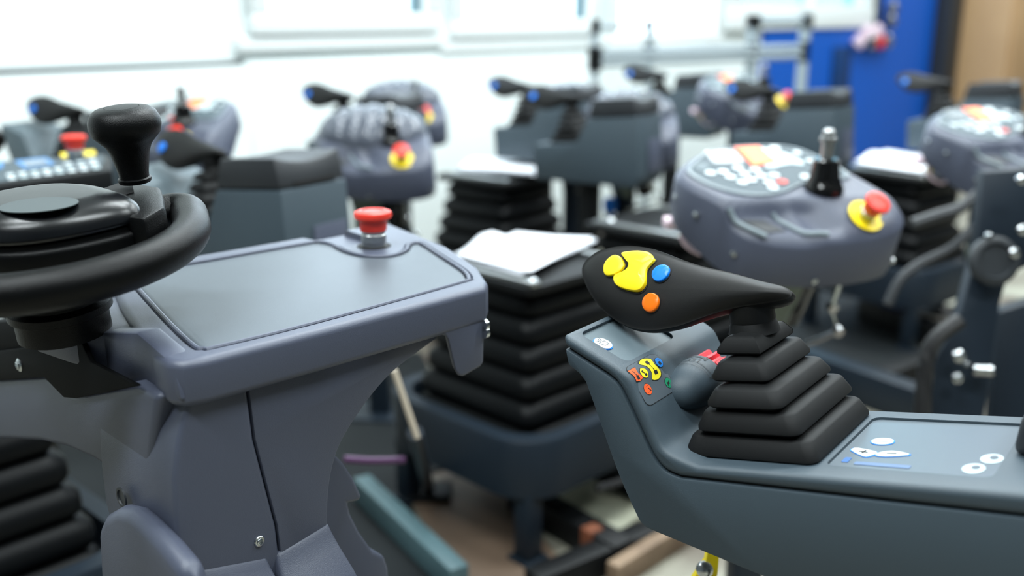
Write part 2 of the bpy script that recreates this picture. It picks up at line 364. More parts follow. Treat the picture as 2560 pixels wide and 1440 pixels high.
topc = topp[:1]+smooth(topp[1:], 4, False)+[V(.42, YN, 0)]
lowp = Bpl([(1419, 913), (1446, 934), (1462, 955), (1483, 1013), (1542, 1180), (1588, 1285), (1608, 1315), (1645, 1334), (1900, 1440)], YN)
lowc = lowp[:2]+smooth(lowp[2:], 3, False)+[V(.42, YN, lowp[-1][2]-.03*(.42-lowp[-1][0])/.1)]
gap = V(0, 0, -.0016)
upper = MB().prism(topc+seamc[::-1], V(0, YF-YN, 0)).ob('upper_shell', M['slate'], broot, xf=TB, bevel=.0055, seg=3, bang=40)
lower = MB().prism([q+gap for q in seamc]+lowc[::-1], V(0, YF-YN, 0)).ob('lower_shell', M['slate'], broot, xf=TB, bevel=.0025, seg=2, bang=40)
MB().prism([q+V(.003, .004, -.004) for q in seamc]+[q+V(.003, .004, .004) for q in seamc[::-1]], V(0, YF-YN-.008, 0)).ob('seam_core', M['void'], broot, xf=TB)
# tray recess on the raised front
sd = V(.8667, 0, -.4989); sn = V(.4989, 0, .8667); TO = V(-.0886, YN, .1067)
def TRY(al, b, h=0): return TO+sd*al+V(0, b, 0)+sn*h
cut(upper, MB().prism([TRY(q[0], q[1], -.0035) for q in rrect(.0315, .058, .049, .084, .007, 0, 5)], sn*.02), TB)
MB().prism([TRY(q[0], q[1], -.0046) for q in rrect(.0315, .058, .0485, .0835, .007, 0, 5)], sn*.0016).ob('tray_mat', M['tray'], broot, xf=TB)
MB().lathe([(.0088, -.003), (.0088, -.0022), (0, -.0022)], TRY(.0262, .0255), sn, 28).ob('badge', M['blue'], broot, xf=TB)
bdg = MB().lathe([(.0080, -.0022), (.0080, -.0016), (0, -.0015)], TRY(.0262, .0255), sn, 28).ob('badge_face', M['white'], broot, xf=TB); bdg['label'] = 'white round hand symbol with blue rim'
hm = MB()
for k in range(4): hm.prism([TRY(.0235-.0014*(k == 0), .0215+k*.0022, -.0015), TRY(.0222-.001*k, .0225+k*.0022, -.0015), TRY(.0215-.001*k, .0222+k*.0022, -.0015), TRY(.0228, .0210+k*.0022, -.0015)], sn*.0002)
for p in ((( .0245, .0215), (.0245, .0295)), ((.0245, .0295), (.0295, .0295)), ((.0295, .0295), (.0295, .0235)), ((.0295, .0235), (.0245, .0215))):
    hm.tube([TRY(*p[0], -.0014), TRY(*p[1], -.0014)], .00022, 4)
hm.ob('hand_symbol', M['inkg'], broot, xf=TB)
# label that follows the slope
prof = smooth(topp[1:], 8, False); arc = [0.0]
for i in range(1, len(prof)): arc.append(arc[-1]+np.linalg.norm(prof[i]-prof[i-1]))
def SL(p, q, h=.0003):                           # label coordinates (0..1 across, 0..1 down the slope)
    s = .006+q*.037; b = .0165+p*.049+q*.001
    i = max(0, min(len(prof)-2, int(np.searchsorted(arc, s))-1)); t = (s-arc[i])/(arc[i+1]-arc[i]); P = prof[i]+(prof[i+1]-prof[i])*t
    d = prof[i+1]-prof[i]; d /= np.linalg.norm(d); nrm = V(-d[2], 0, d[0]); nrm = nrm if nrm[2] > 0 else -nrm
    return V(P[0], YN+b-.012, P[2])+nrm*(h+.0002)
def decal(nm, poly, m, h, n=None):
    poly = [V(*p[:2]) for p in poly]; c = sum(poly)/len(poly); k = len(poly); vs = []; fs = []
    R_ = (1, .75, .5, .25)
    for s in R_: vs += [SL(*(c+(p-c)*s), h) for p in poly]
    vs.append(SL(*c, h))
    for j in range(3): fs += [(j*k+i, j*k+(i+1) % k, (j+1)*k+(i+1) % k, (j+1)*k+i) for i in range(k)]
    fs += [(3*k+i, 3*k+(i+1) % k, 4*k) for i in range(k)]
    return MB().add(vs, fs).ob(nm, m, broot, xf=TB)
rr = lambda *a: [q[:2] for q in rrect(*a)]
decal('label_edge', rr(.5, .5, 1.0, 1.0, .14), M['ink'], .0001)
decal('function_label', rr(.5, .5, .975, .975, .13), M['sticker'], .0002)
def ico(nm, poly, c):
    poly = [V(*p[:2]) for p in poly]; ce = sum(poly)/len(poly)
    decal('icon_edge', [ce+(p-ce)*1.09 for p in poly], M['ink'], .0003); decal(nm, poly, c, .00045)
M['d_y'] = mat('yellow_print', (244, 226, 30), .5); M['d_o'] = mat('orange_print', (244, 92, 40), .5); M['d_b'] = mat('blue_print', (0, 118, 205), .5)
ico('icon_hourglass', [(.0135, .11), (.237, .11), (.2, .19), (.19, .26), (.263, .38), (.15, .42), (.041, .39), (.05, .3), (.035, .22)], M['d_o'])
ico('icon_lens', smooth([V(.25, .27), V(.33, .19), V(.43, .25), V(.45, .34), V(.38, .43), V(.28, .39)], 2), M['d_y'])
ico('icon_bowtie', smooth([V(*p) for p in [(.40, .09), (.51, .03), (.64, .03), (.76, .12), (.735, .25), (.80, .44), (.74, .55), (.6, .58), (.47, .52), (.53, .43), (.545, .31), (.50, .19)]], 2), M['d_y'])
ico('icon_hand', circle(.89, .27, .095, 16, .115), M['d_b']); ico('icon_horn', circle(.86, .77, .095, 16, .12), M['green']); ico('icon_lamp', circle(.235, .66, .1, 16, .125), M['d_o'])
ik = lambda poly: decal('icon_mark', poly, M['ink'], .0006)
for x, y, w, h in ((.60, .15, .09, .09), (.66, .42, .1, .09), (.32, .27, .05, .05), (.37, .36, .06, .05), (.89, .29, .07, .08), (.85, .77, .07, .05), (.13, .33, .07, .09)): ik([(x-w/2, y-h/2), (x+w/2, y-h/2), (x+w/2, y+h/2), (x-w/2, y+h/2)])
for x0, y0, x1, y1 in ((.60, .18, .655, .39), (.32, .28, .37, .35), (.10, .16, .13, .3), (.86, .2, .93, .22), (.81, .83, .9, .72), (.19, .74, .29, .72), (.2, .6, .28, .58), (.26, .64, .3, .72)): ik([(x0-.012, y0), (x0+.012, y0), (x1+.012, y1), (x1-.012, y1)])
# knob housing and red wheel knob
KC = V(-.0195, 0, .0410)
MB().lathe([(.003, .026), (.010, .0285), (.0155, .036), (.0195, .048), (.0215, .062), (.0215, .0765), (.0205, .078), (0, .078)], KC, (0, 1, 0), 32).ob('knob_housing', M['slate'], broot, xf=TB, ang=60)
kr = []
for y in (.0785, .080, .099, .101):
    kr.append([KC+V(math.cos(a), 0, math.sin(a))*((.0205 if (k//2) % 2 else .0175)-(.0012 if y in (.0785, .101) else 0))+V(0, y, 0) for k, a in enumerate(2*math.pi*i/56 for i in range(56))])
kb = MB().loft(kr).ob('ribbed_knob', M['knobred'], broot, xf=TB); kb['label'] = 'red ribbed thumb wheel'
def arcdec(nm, r, y0, y1, a0, a1, m='ink', n=10):
    vs = []
    y0 -= .0215; y1 -= .0215
    for k in range(n+1):
        a = math.radians(a0+(a1-a0)*k/n); d = V(math.cos(a), 0, math.sin(a))*r; vs += [KC+d+V(0, y0, 0), KC+d+V(0, y1, 0)]
    return MB().add(vs, [(2*k, 2*k+1, 2*k+3, 2*k+2) for k in range(n)]).ob(nm, M[m], broot, xf=TB)
arcdec('arrow_print', 0.0217, .0925, .0950, 118, 62); arcdec('arrow_print', 0.0217, .0905, .0970, 66, 60)
arcdec('scale_print', .0217, .0815, .0820, 130, 20); arcdec('scale_print', .0217, .0765, .0770, 140, 20); arcdec('scale_print', .0217, .0820, .0890, 70, 68); arcdec('scale_print', .0217, .0820, .0890, 92, 90); arcdec('scale_print', .0217, .0885, .0890, 92, 68)
arcdec('scale_print', .0217, .0765, .0820, 22, 20); arcdec('scale_print', .0217, .0835, .0868, 84, 77)
# key pad
kx0, kx1, ky0, ky1 = .1125, .2265, .004, .117
cut(upper, MB().prism(rrect((kx0+kx1)/2, (ky0+ky1)/2, kx1-kx0, ky1-ky0, .007, -.0022, 5), V(0, 0, .02)), TB)
MB().prism(rrect((kx0+kx1)/2, (ky0+ky1)/2, kx1-kx0-.0012, ky1-ky0-.0012, .0066, -.0030, 5), V(0, 0, .0011)).ob('key_pad', M['panel2'], broot, xf=TB)
KZ = -.0019
def key(nm, poly, m, dz, t=.0004): return MB().prism([V(p[0], p[1], KZ+dz) for p in poly], V(0, 0, t)).ob(nm, m, broot, xf=TB)
def scl(poly, s): c = sum(V(*p[:2]) for p in poly)/len(poly); return [c+(V(*p[:2])-c)*s for p in poly]
k1 = circle(.1355, .0645, .0082, 24, .0072); k2 = smooth([V(.1195, .0415), V(.1245, .0425), V(.1375, .0385), V(.1395, .0345), V(.1345, .0300), V(.1225, .0350)], 2); k3 = smooth([V(.1395, .0345), V(.1420, .0410), V(.1490, .0450), V(.1590, .0425), V(.1620, .0390), V(.1480, .0330)], 2)
k2 = smooth([V(.1195, .0440), V(.1225, .0465), V(.1375, .0415), V(.1390, .0370), V(.1355, .0310), V(.1315, .0305), V(.1200, .0400)], 2)
for kk in (k1, k2, k3):
    key('key_rim', scl(kk, 1.12), M['d_b'], 0); key('membrane_key', kk, M['white'], .0004)
key('key_mark', [(.1260, .0385), (.1330, .0372), (.1330, .0385), (.1262, .0398)], M['ink'], .0008); key('key_mark', [(.1287, .0355), (.1300, .0352), (.1308, .0420), (.1295, .0422)], M['ink'], .0008)
key('key_mark', [(.1465, .0382), (.1535, .0388), (.1535, .0402), (.1465, .0396)], M['ink'], .0008); key('key_mark', [q[:2] for q in rrect(.1365, .0645, .007, .004, .0015)], M['lightgrey'], .0008)
for cx, cy in ((.2177, .0435), (.2105, .0225)):
    key('membrane_key', circle(cx, cy, .0075, 20, .0095), M['lightgrey'], 0); key('key_mark', circle(cx+.001, cy+.002, .0028, 12, .0034), M['panel2'], .0005)
key('blue_print', [q[:2] for q in rrect(.1225, .0215, .005, .010, .001)], mat('blue_dim', (40, 90, 150), .5), 0)
key('blue_print', [q[:2] for q in rrect(.150, .0165, .040, .006, .001)], mat('blue_faint', (82, 106, 142), .4), 0)
MB().prism([V(.2290, .045, 0), V(.2290, .150, 0), V(.33, .150, .0), V(.33, .03, .0)], V(.01, 0, .032)).ob('elbow_pad', M['lid'], broot, xf=TB, bevel=.008, seg=3)
hfB = handle_frame(HC)
make_handle(broot, hfB, TB); make_bellows(broot, TB); make_stem(broot, TB)
post_to_floor(broot, .06, .03, .56)
# yellow latch bracket under the lower shell
yl = MB().prism([hitd(u, v, .95) for u, v in ((1730, 1450), (1765, 1400), (1770, 1370), (1800, 1380), (1795, 1440), (1770, 1470))], Fw*.012)
lt = thing('yellow_latch', 'yellow latch with zinc bolt under the right foreground console', 'latch', (*hitd(1765, 1420, .95)[:2], 0))
o = yl.ob('latch_plate', M['yellow'], None, bevel=.002); o.data.transform(Matrix.Translation(-Vector(lt.location))); o.parent = lt
o = MB().lathe([(.008, 0), (.008, .005), (.004, .008), (0, .008)], hitd(1760, 1422, .944), -Fw, 12).ob('bolt', M['chrome'], None); o.data.transform(Matrix.Translation(-Vector(lt.location))); o.parent = lt
o = MB().cyl(hitd(1775, 1470, .962), V(*hitd(1775, 1470, .962)[:2], 0), .018).ob('bracket_leg', M['navy'], None); o.data.transform(Matrix.Translation(-Vector(lt.location))); o.parent = lt

# ------------------------------------------------------------------ foreground steering console (left)
AO = hitd(935, 615, 1.07); AZ = float(AO[2]); q_ = math.sqrt(.5)
aa, ab, an = V(q_, q_, 0), V(-q_, q_, 0), V(0, 0, 1)
aroot = thing('steering_console', 'violet grey steering console with wheel, knob and red stop in left foreground', 'console', (AO[0], AO[1], 0), math.pi/4)
TA = lambda q: V(q[0], q[1], q[2]+AZ)            # z measured from the cover's top
def Al(P): d = P-AO; return V(d@aa, d@ab, d[2])
def Aw(P): return Al(np.array(P, float))+V(0, 0, AZ)
def Apl(pts, O, N): return [Al(hit(u, v, AO+aa*O[0]+ab*O[1]+an*O[2], aa*N[0]+ab*N[1]+an*N[2])) for u, v in pts]
YFt = -.203
outl = [(-.262, .098), (-.272, .03), (-.2897, -.022), (-.3161, -.1128), (-.3289, -.1665), (-.3295, -.187), (-.323, -.1985), (-.308, -.2025), (-.2098, -.2045), (-.0285, -.2040), (-.012, -.190), (.0193, -.1428), (.0562, -.0562), (.0792, .0453), (.089, .085), (.075, .096), (.036, .092), (.0, .092), (-.0275, .0935), (-.1503, .098)]
cover = MB().prism([V(x, y, 0) for x, y in outl], V(0, 0, -.036)).ob('top_cover', M['violet'], aroot, xf=TA, bevel=.0065, seg=4, bang=50)
pan = [(-.2605, .0179), (-.2906, -.1047), (-.3045, -.172), (-.3005, -.1835), (-.290, -.1885), (-.202, -.1905), (-.0361, -.1815), (-.0175, -.176), (-.0065, -.163), (.0055, -.1403), (.0289, -.0808), (.049, -.030), (.049, -.018), (.0396, -.0124), (.026, -.018), (.013, -.0315), (-.003, -.040), (-.018, -.040), (-.0295, -.0235), (-.0295, .005), (-.0215, .040), (-.024, .058), (-.034, .068), (-.1631, .0745), (-.245, .078)]
pm = smooth([V(x, y) for x, y in pan], 3)
cpan = sum(pm)/len(pm)
def inset(poly, d):
    n = len(poly); out = []
    for i in range(n):
        t = poly[(i+1) % n]-poly[i-1]; t = t/np.linalg.norm(t); out.append(poly[i]+V(-t[1], t[0])*d)
    for _ in range(60):                          # close the folds that tight corners leave
        bad = [i for i in range(n) if np.dot(out[(i+1) % n]-out[i], poly[(i+1) % n]-poly[i]) < 0]
        if not bad: break
        for i in bad: m_ = (out[i]+out[(i+1) % n])/2; out[i] = m_; out[(i+1) % n] = m_+(poly[(i+1) % n]-poly[i])*1e-3
    return out
cut(cover, MB().loft([[V(*p, -.004) for p in inset(pm, .004)], [V(*p, -.0005) for p in inset(pm, .0012)], [V(*p, .004) for p in inset(pm, -.0006)]]), TA)
MB().loft([[V(*p, -.006) for p in inset(pm, .0075)], [V(*p, -.0022) for p in inset(pm, .0075)], [V(*p, -.0012) for p in inset(pm, .009)], [V(*p, -.001) for p in inset(pm, .012)]]).ob('desk_plate', M['plate'], aroot, xf=TA, ang=60)
lipp = [V(p[0], p[1], -.0006) for p in inset(pm, .0052)]
MB().tube(lipp, .0021, 8, True).ob('plate_lip', M['violet'], aroot, xf=TA)
cut(cover, MB().prism([V(-.024, .02, -.007), V(.02, .02, -.007), V(.03, .12, -.007), V(-.035, .12, -.007)], V(0, 0, .02)), TA)
MB().lathe([(.0185, -.0065), (.0185, .0004), (0, .0004)], (0, 0, 0), (0, 0, 1), 24).ob('stop_socket', M['void'], aroot, xf=TA)
make_estop(aroot, TA, (0, 0, 0), (0, 0, 1), 1.0, False)
MB().box((-.028, .022, -.0068), (-.016, .034, -.0058)).ob('yellow_tab', M['yellow'], aroot, xf=TA)
# skirt tab at the right corner and left skirt
tabp = Apl([(1098, 842), (1112, 838), (1120, 850), (1138, 925), (1146, 940), (1158, 943), (1203, 917), (1209, 905), (1212, 780), (1112, 800)], (0, -.2028, 0), (0, 1, 0))
MB().prism(tabp, V(.008, .014, 0)).ob('skirt_tab', M['violet'], aroot, xf=TA, bevel=.003, seg=3, bang=40)
lsk = Apl([(205, 830), (340, 832), (432, 912), (470, 1013), (339, 963), (226, 905), (213, 880)], (-.327, 0, 0), (1, 0, 0))
lsk = [V(p[0], max(p[1], -.199), p[2]) for p in lsk]
MB().prism(lsk, V(.02, 0, 0)).ob('left_skirt', M['violet'], aroot, xf=TA, bevel=.003, seg=2)
nk = Apl([(352, 836), (205, 832), (165, 824), (82, 798), (60, 752), (310, 725)], (0, 0, -.006), (0, 0, 1))
MB().prism(nk, V(0, 0, -.03)).ob('column_neck', M['violet'], aroot, xf=TA, bevel=.004, seg=2)
# column with two front panels and a seam
Yc = -.192
sx0, sx1 = -.27, -.2535
cl = Apl([(470, 1010), (445, 1100), (434, 1200), (437, 1300), (447, 1400), (470, 1500)], (0, Yc, 0), (0, 1, 0))
cr = smooth(Apl([(1095, 845), (1000, 915), (945, 970), (900, 1030), (862, 1090), (840, 1140), (826, 1200), (821, 1250), (820, 1300)], (0, Yc, 0), (0, 1, 0)), 3, False)
ztop = -.02
left_side = Apl([(238, 1170), (250, 1300), (240, 1440)], (-.342, 0, 0), (1, 0, 0)); yback = left_side[0][1]
lp = [V(cl[0][0], Yc, ztop), V(sx0-.0005, Yc, ztop), V(sx0+.0027, Yc, -.08), V(sx1+.0004, Yc, -.16), V(sx1+.0048, Yc, -.25), V(cl[5][0], Yc, -.25)]+cl[::-1]
MB().prism(lp, V(0, yback-Yc, 0)).ob('column_panel', M['violet'], aroot, xf=TA, bevel=.004, seg=3, bang=28)
rp = [V(-.085, Yc, ztop)]+cr+[V(-.214, Yc, -.25), V(sx1+.0058, Yc, -.25), V(sx1+.0014, Yc, -.16), V(sx0+.0037, Yc, -.08), V(sx0+.0005, Yc, ztop)]
MB().prism(rp, V(0, .16, 0)).ob('column_panel', M['violet'], aroot, xf=TA, bevel=.002, seg=2, bang=40)
MB().box((-.30, Yc+.006, -.25), (-.235, Yc+.03, ztop)).ob('column_core', M['void'], aroot, xf=TA)
# flared foot of the column
def fo(px, y): return Apl([px], (0, y, 0), (0, 1, 0))[0]
for (P0, P1, xb0, xb1) in (((455, 1432), (668, 1392), -.345, -.2505), ((690, 1386), (822, 1306), -.2475, -.196)):
    r0 = []
    A0, A1 = fo(P0, Yc), fo(P1, Yc)
    prof_ = [(0, 0), (.10, .004), (.25, .012), (.5, .028), (.8, .042), (1.2, .050), (2.2, .054)]
    rings = []
    for t, out in prof_:
        z = -.07*t; e = .18*out
        rings.append([A0+V(-e, .03, z), A0+V(-e, -out, z), A0*.5+A1*.5+V(0, -out, z), A1+V(e, -out, z), A1+V(e, .10, z)])
    MB().loft(rings, True, True).ob('foot_shell', M['violet'], aroot, xf=TA, ang=50, bevel=.003, bang=45)
fl = Apl([(815, 1120), (838, 1136), (862, 1160), (885, 1195), (905, 1238), (905, 1252), (872, 1258), (878, 1285), (900, 1330), (935, 1380), (962, 1390), (972, 1420), (985, 1600), (780, 1600), (790, 1300)], (0, -.15, 0), (0, 1, 0))
MB().prism(fl, V(0, .09, 0)).ob('foot_flange', M['violet'], aroot, xf=TA, bevel=.006, seg=3, bang=25)
fb = Apl([(240, 1322), (255, 1290), (285, 1273), (315, 1280), (345, 1305), (400, 1362), (452, 1425), (475, 1520), (250, 1520)], (-.356, 0, 0), (1, 0, 0))
MB().prism(fb, V(.02, 0, 0)).ob('foot_block', M['violet'], aroot, xf=TA, bevel=.010, seg=4, bang=25)
# wing carrying the steering column on the left
wg = Apl([(-260, 930), (0, 945), (110, 938), (180, 985), (340, 955), (395, 990), (380, 1100), (366, 1240), (300, 1195), (235, 1152), (165, 1120), (100, 1104), (0, 1099), (-260, 1120)], (-.335, 0, 0), (1, 0, 0))
MB().prism(wg, V(.03, 0, 0)).ob('wing', M['violet'], aroot, xf=TA, bevel=.006, seg=3, bang=40)
bk = Apl([(-260, 905), (0, 877), (200, 849), (211, 875), (226, 905), (345, 966), (185, 997), (158, 995), (135, 972), (108, 944), (0, 952), (-260, 975)], (-.341, 0, 0), (1, 0, 0))
MB().prism(bk, V(.005, 0, 0)).ob('bracket', M['matte'], aroot, xf=TA, bevel=.002, seg=2, bang=40)['label'] = 'black bracket plate'
MB().prism(Apl([(-260, 820), (80, 800), (205, 834), (200, 852), (0, 880), (-260, 905)], (-.336, 0, 0), (1, 0, 0)), V(.02, 0, 0)).ob('bracket_top', M['matte'], aroot, xf=TA, bevel=.002)
def screw(P, ax, r, par=None):
    s = MB().lathe([(r, 0), (r, .0006), (r*.86, .0014), (r*.62, .0016), (r*.6, .0026), (r*.36, .003), (r*.33, .0012), (0, .0012)], P, ax, 20).ob('screw', M['chrome'], aroot, xf=TA); return s
screw(Apl([(49, 913)], (-.341, 0, 0), (1, 0, 0))[0], (-1, 0, 0), .0065); screw(Apl([(648, 1353)], (0, Yc, 0), (0, 1, 0))[0], (0, -1, 0), .0047)
for u, v in ((1210, 812), (1211, 830)): MB().lathe([(.006, 0), (.006, .004), (.003, .006), (0, .006)], Apl([(u, v)], (-.030, 0, 0), (1, 0, 0))[0]+V(-.002, 0, 0), (1, 0, 0), 12).ob('screw', M['chrome'], aroot, xf=TA)
hp = Apl([(306, 1243)], (-.3425, 0, 0), (1, 0, 0))[0]
MB().lathe([(.0085, 0), (.0085, .0015), (.0065, .0015), (.006, .0002), (0, .0002)], hp, (-1, 0, 0), 18).ob('plug_hole', M['lid'], aroot, xf=TA)
# pillar under the console
MB().box((-.33, -.16, 0), (-.20, -.06, AZ-.24)).ob('pedestal', M['blk'], aroot)
# steering wheel
wc = V(-.366, .763, .874); wn = V(-.0378, -.1090, .9933); wn /= np.linalg.norm(wn)
wx = V(1, 0, 0)-wn*wn[0]; wx /= np.linalg.norm(wx); wy = np.cross(wn, wx); WR = .110
def TW(q): return Aw(wc+wx*q[0]+wy*q[1]+wn*q[2])
def wpl(pts, z): return [V((d:=hit(u, v, wc+wn*z, wn)-wc)@wx, d@wy, z) for u, v in pts]
rimr = [V(WR*math.cos(2*math.pi*k/96), WR*math.sin(2*math.pi*k/96), 0) for k in range(96)]
re0 = wpl([(478, 556)], 0.0)[0]; ra0 = math.atan2(re0[1], re0[0]); ra1 = math.radians(118)-2*math.pi
path = [V(WR*math.cos(a), WR*math.sin(a), 0) for a in (ra1+(ra0-ra1)*k/72 for k in range(73))]
bend = wpl([(470, 532), (440, 527), (405, 533), (365, 543), (325, 552)], 0.0)
path = path+smooth([path[-1]]+bend, 6, False)[1:]
wheel = MB().tube(path, .0155, 20).ob('steering_wheel', M['black'], aroot, xf=TW)
tip = wpl([(352, 527)], .024)[0]
L_ = tip[0]
def hub_out(s, z, w=.056):
    pts = []
    for k in range(48):
        a = 2*math.pi*k/48; c, sn_ = math.cos(a), math.sin(a)
        r = 1.0+.16*max(0, abs(c))**6
        pts.append(V(L_/1.16*c*r*s, w*sn_*s*(1-.12*c*c)+tip[1]*.5, z))
    return pts
MB().loft([hub_out(.93, -.034), hub_out(1.0, -.03), hub_out(1.03, .008), hub_out(1.02, .0105), hub_out(.99, .012), hub_out(.97, .0125), hub_out(.965, .0155), hub_out(.94, .016)]).ob('hub', M['black'], wheel, xf=TW, ang=50)
MB().loft([hub_out(.96, .0165), hub_out(1.0, .0185), hub_out(1.0, .0215), hub_out(.97, .0275), hub_out(.9, .0325), hub_out(.78, .0365), hub_out(.62, .0395), hub_out(.56, .0398), hub_out(.2, .0400)]).ob('hub_cap', mat('satin_black', (14, 16, 19), .25, grain=(1500, .1)), wheel, xf=TW, ang=60)
dc = wpl([(96, 508)], .0412)[0]
MB().prism(circle(dc[0], dc[1], .029, 40, .0195, .0396), V(0, 0, .0006)).ob('hub_disc', mat('grey_disc', (72, 80, 82), .45, spec=.3), wheel, xf=TW)
arm = wpl([(160, 492), (300, 449), (345, 441), (398, 448), (405, 470), (409, 497), (356, 527), (300, 520)], .03)
MB().prism([V(p[0], p[1], .024) for p in arm], V(0, 0, -.042)).ob('wheel_arm', M['black'], wheel, xf=TW, bevel=.004, seg=2)
pk = wpl([(205, 490), (295, 458), (330, 456), (335, 480), (310, 488)], .0245)
MB().prism([V(p[0], p[1], .0243) for p in pk], V(0, 0, .0003)).ob('arm_pocket', M['void'], wheel, xf=TW)
MB().lathe([(.036, -.075), (.036, -.058), (.040, -.056), (.040, -.050), (.034, -.047), (.032, -.028)], V(0, 0, 0), (0, 0, 1), 36).ob('wheel_boss', M['black'], wheel, xf=TW)
kbp = wpl([(337, 448)], .032)[0]; kd = hit(337, 448, wc+wn*.032, wn); kdist = float((kd-CP)@Fw); ks = 172*kdist/FPX/2
kh = 186*kdist/FPX
kprof = [(.44, -.02), (.46, .0), (.47, .035), (.44, .045), (.415, .05), (.42, .10), (.47, .22), (.54, .38), (.64, .49), (.80, .57), (.94, .64), (1.0, .74), (.985, .83), (.90, .915), (.75, .965), (.50, .99), (.478, .991), (.474, .982), (.466, .992), (.25, 1.0), (0, 1.0)]
MB().lathe([(r*ks, z*kh) for r, z in kprof], kbp+V(0, 0, -.001), (0, 0, 1), 48).ob('spinner_knob', M['black'], wheel, xf=TW, ang=60)

# ------------------------------------------------------------------ joystick armrests of the rows behind
DECK = .70
def make_armrest():
    root = thing('armrest_console', '', 'console', (0, 0, 0), 0, 'joystick consoles in the rows behind')
    p = math.radians(5)
    def TJ(q): return V(q[0]*math.cos(p)-q[2]*math.sin(p)-.10, q[1]-.06, q[0]*math.sin(p)+q[2]*math.cos(p)+DECK-.012)
    MB().prism([V(-.05, -.012, -.10), V(.27, -.012, -.125), V(.285, -.012, -.10), V(.288, -.012, .066), V(.135, -.012, .066), V(.108, -.012, .022), V(.10, -.012, .008), V(.085, -.012, 0), V(-.045, -.012, 0), V(-.05, -.012, -.006)], V(0, .15, 0)).ob('body', M['slate'], root, xf=TJ, bevel=.006, seg=2, bang=25)
    lid = MB()
    for k in range(9):
        pass
    ys = [-.010+.146*k/8 for k in range(9)]; rings = []
    for y in ys:
        d = .012*math.sin(math.pi*(y+.010)/.146)
        rings.append([V(.134, y, .068), V(.286, y, .068), V(.279, y, .118-d), V(.152, y, .118-d*.3)])
    MB().loft(rings).ob('lid', M['lid'], root, xf=TJ, bevel=.004, bang=30)
    MB().box((.282, .02, .069), (.2875, .11, .076)).ob('lid_slot', M['void'], root, xf=TJ)
    MB().prism([V(.2885, .04, -.09), V(.2885, .125, -.09), V(.2885, .125, .0), V(.2885, .05, .0)], V(.002, 0, 0)).ob('rear_panel', M['violet'], root, xf=TJ, bevel=.001)
    make_handle(root, handle_frame(V(.041, .056, .117)), TJ, False); make_bellows(root, TJ); make_stem(root, TJ)
    MB().prism([V(-.13, -.01, .105), V(-.135, -.01, .08), V(-.115, -.01, .0), V(-.09, -.01, -.07), V(-.04, -.01, -.09), V(-.02, -.01, -.02), V(-.045, -.01, .02), V(-.06, -.01, .075)], V(0, .145, 0)).ob('front_tray', M['tray'], root, xf=TJ, bevel=.006, bang=25)
    post_to_floor(root, .0, .0, DECK-.10)
    return root, TJ
jroot, TJ = make_armrest()
hf = handle_frame(V(.041, .056, .117)); blue_local = TJ(hf(V(-.122, .012, .011)))
def place(root, anchor, u, v, yaw, label, group, first=False, skip=()):
    w = hitz(u, v, anchor[2]); c, s = math.cos(yaw), math.sin(yaw)
    loc = V(w[0]-(c*anchor[0]-s*anchor[1]), w[1]-(s*anchor[0]+c*anchor[1]), 0)
    return dup(root, loc, yaw, label, group, skip)
JG = 'joystick consoles in the rows behind'
R_ = math.radians
for u, v, yaw, lab, skip in (
    (402, 368, -34, 'joystick console with big lidded box behind the black steering knob', ()),
    (1332, 240, -34, 'joystick console with lidded box in centre, left of the display console', ('front_tray',)),
    (1829, 222, -42, 'joystick console behind the nearer display console, before the blue wall', ('front_tray',)),
    (2262, 203, -40, 'joystick console beside the dark post at far right', ('front_tray',)),
    (1573, 184, -34, 'farthest joystick console before the white wall and tube rack', ('front_tray',)),
    (1234, 214, -34, 'joystick console just behind the central one, grip poking out left', ('front_tray',)),
    (768, 235, -30, 'joystick console whose grip sticks out left of the ribbed domes', ('front_tray',)),
    (80, 272, -22, 'joystick console at far left, above the flat key panel', ()),
    ):
    place(jroot, blue_local, u, v, R_(yaw), lab, JG, skip=skip)
# one more, turned the other way, whose grip alone enters the left edge
lens_local = TJ(hf(V(-.1400, .042, .016)))
place(jroot, lens_local, -2, 316, R_(165), 'joystick console turned about, only its grip end showing at left edge', JG, skip=('front_tray',))
def rec_del(o):
    for c in list(o.children): rec_del(c)
    bpy.data.objects.remove(o)
rec_del(jroot)

# ------------------------------------------------------------------ display consoles
PZ, TILT = .825, R_(18)
def TD(q): return V(q[0], q[1]*math.cos(TILT)-q[2]*math.sin(TILT)+.06, q[1]*math.sin(TILT)+q[2]*math.cos(TILT)+PZ)
DOUT = smooth([V(*p) for p in [(-.146, -.03), (-.112, .012), (-.075, .04), (-.03, .054), (.03, .056), (.085, .046), (.118, .015), (.142, -.04), (.156, -.085), (.170, -.135), (.172, -.17), (.15, -.195), (.10, -.208), (.04, -.212), (-.02, -.205), (-.055, -.196), (-.085, -.18), (-.105, -.15), (-.126, -.11), (-.146, -.07)]], 4)
sst = lambda a, b, x: (lambda t: t*t*(3-2*t))(min(1, max(0, (x-a)/(b-a))))
PAN = smooth([V(*p) for p in [(-.130, -.034), (-.100, .0), (-.067, .026), (-.02, .040), (.04, .040), (.085, .028), (.110, -.01), (.128, -.06), (.115, -.085), (.04, -.095), (-.005, -.118), (-.045, -.127), (-.085, -.116), (-.112, -.092), (-.128, -.065)]], 4)
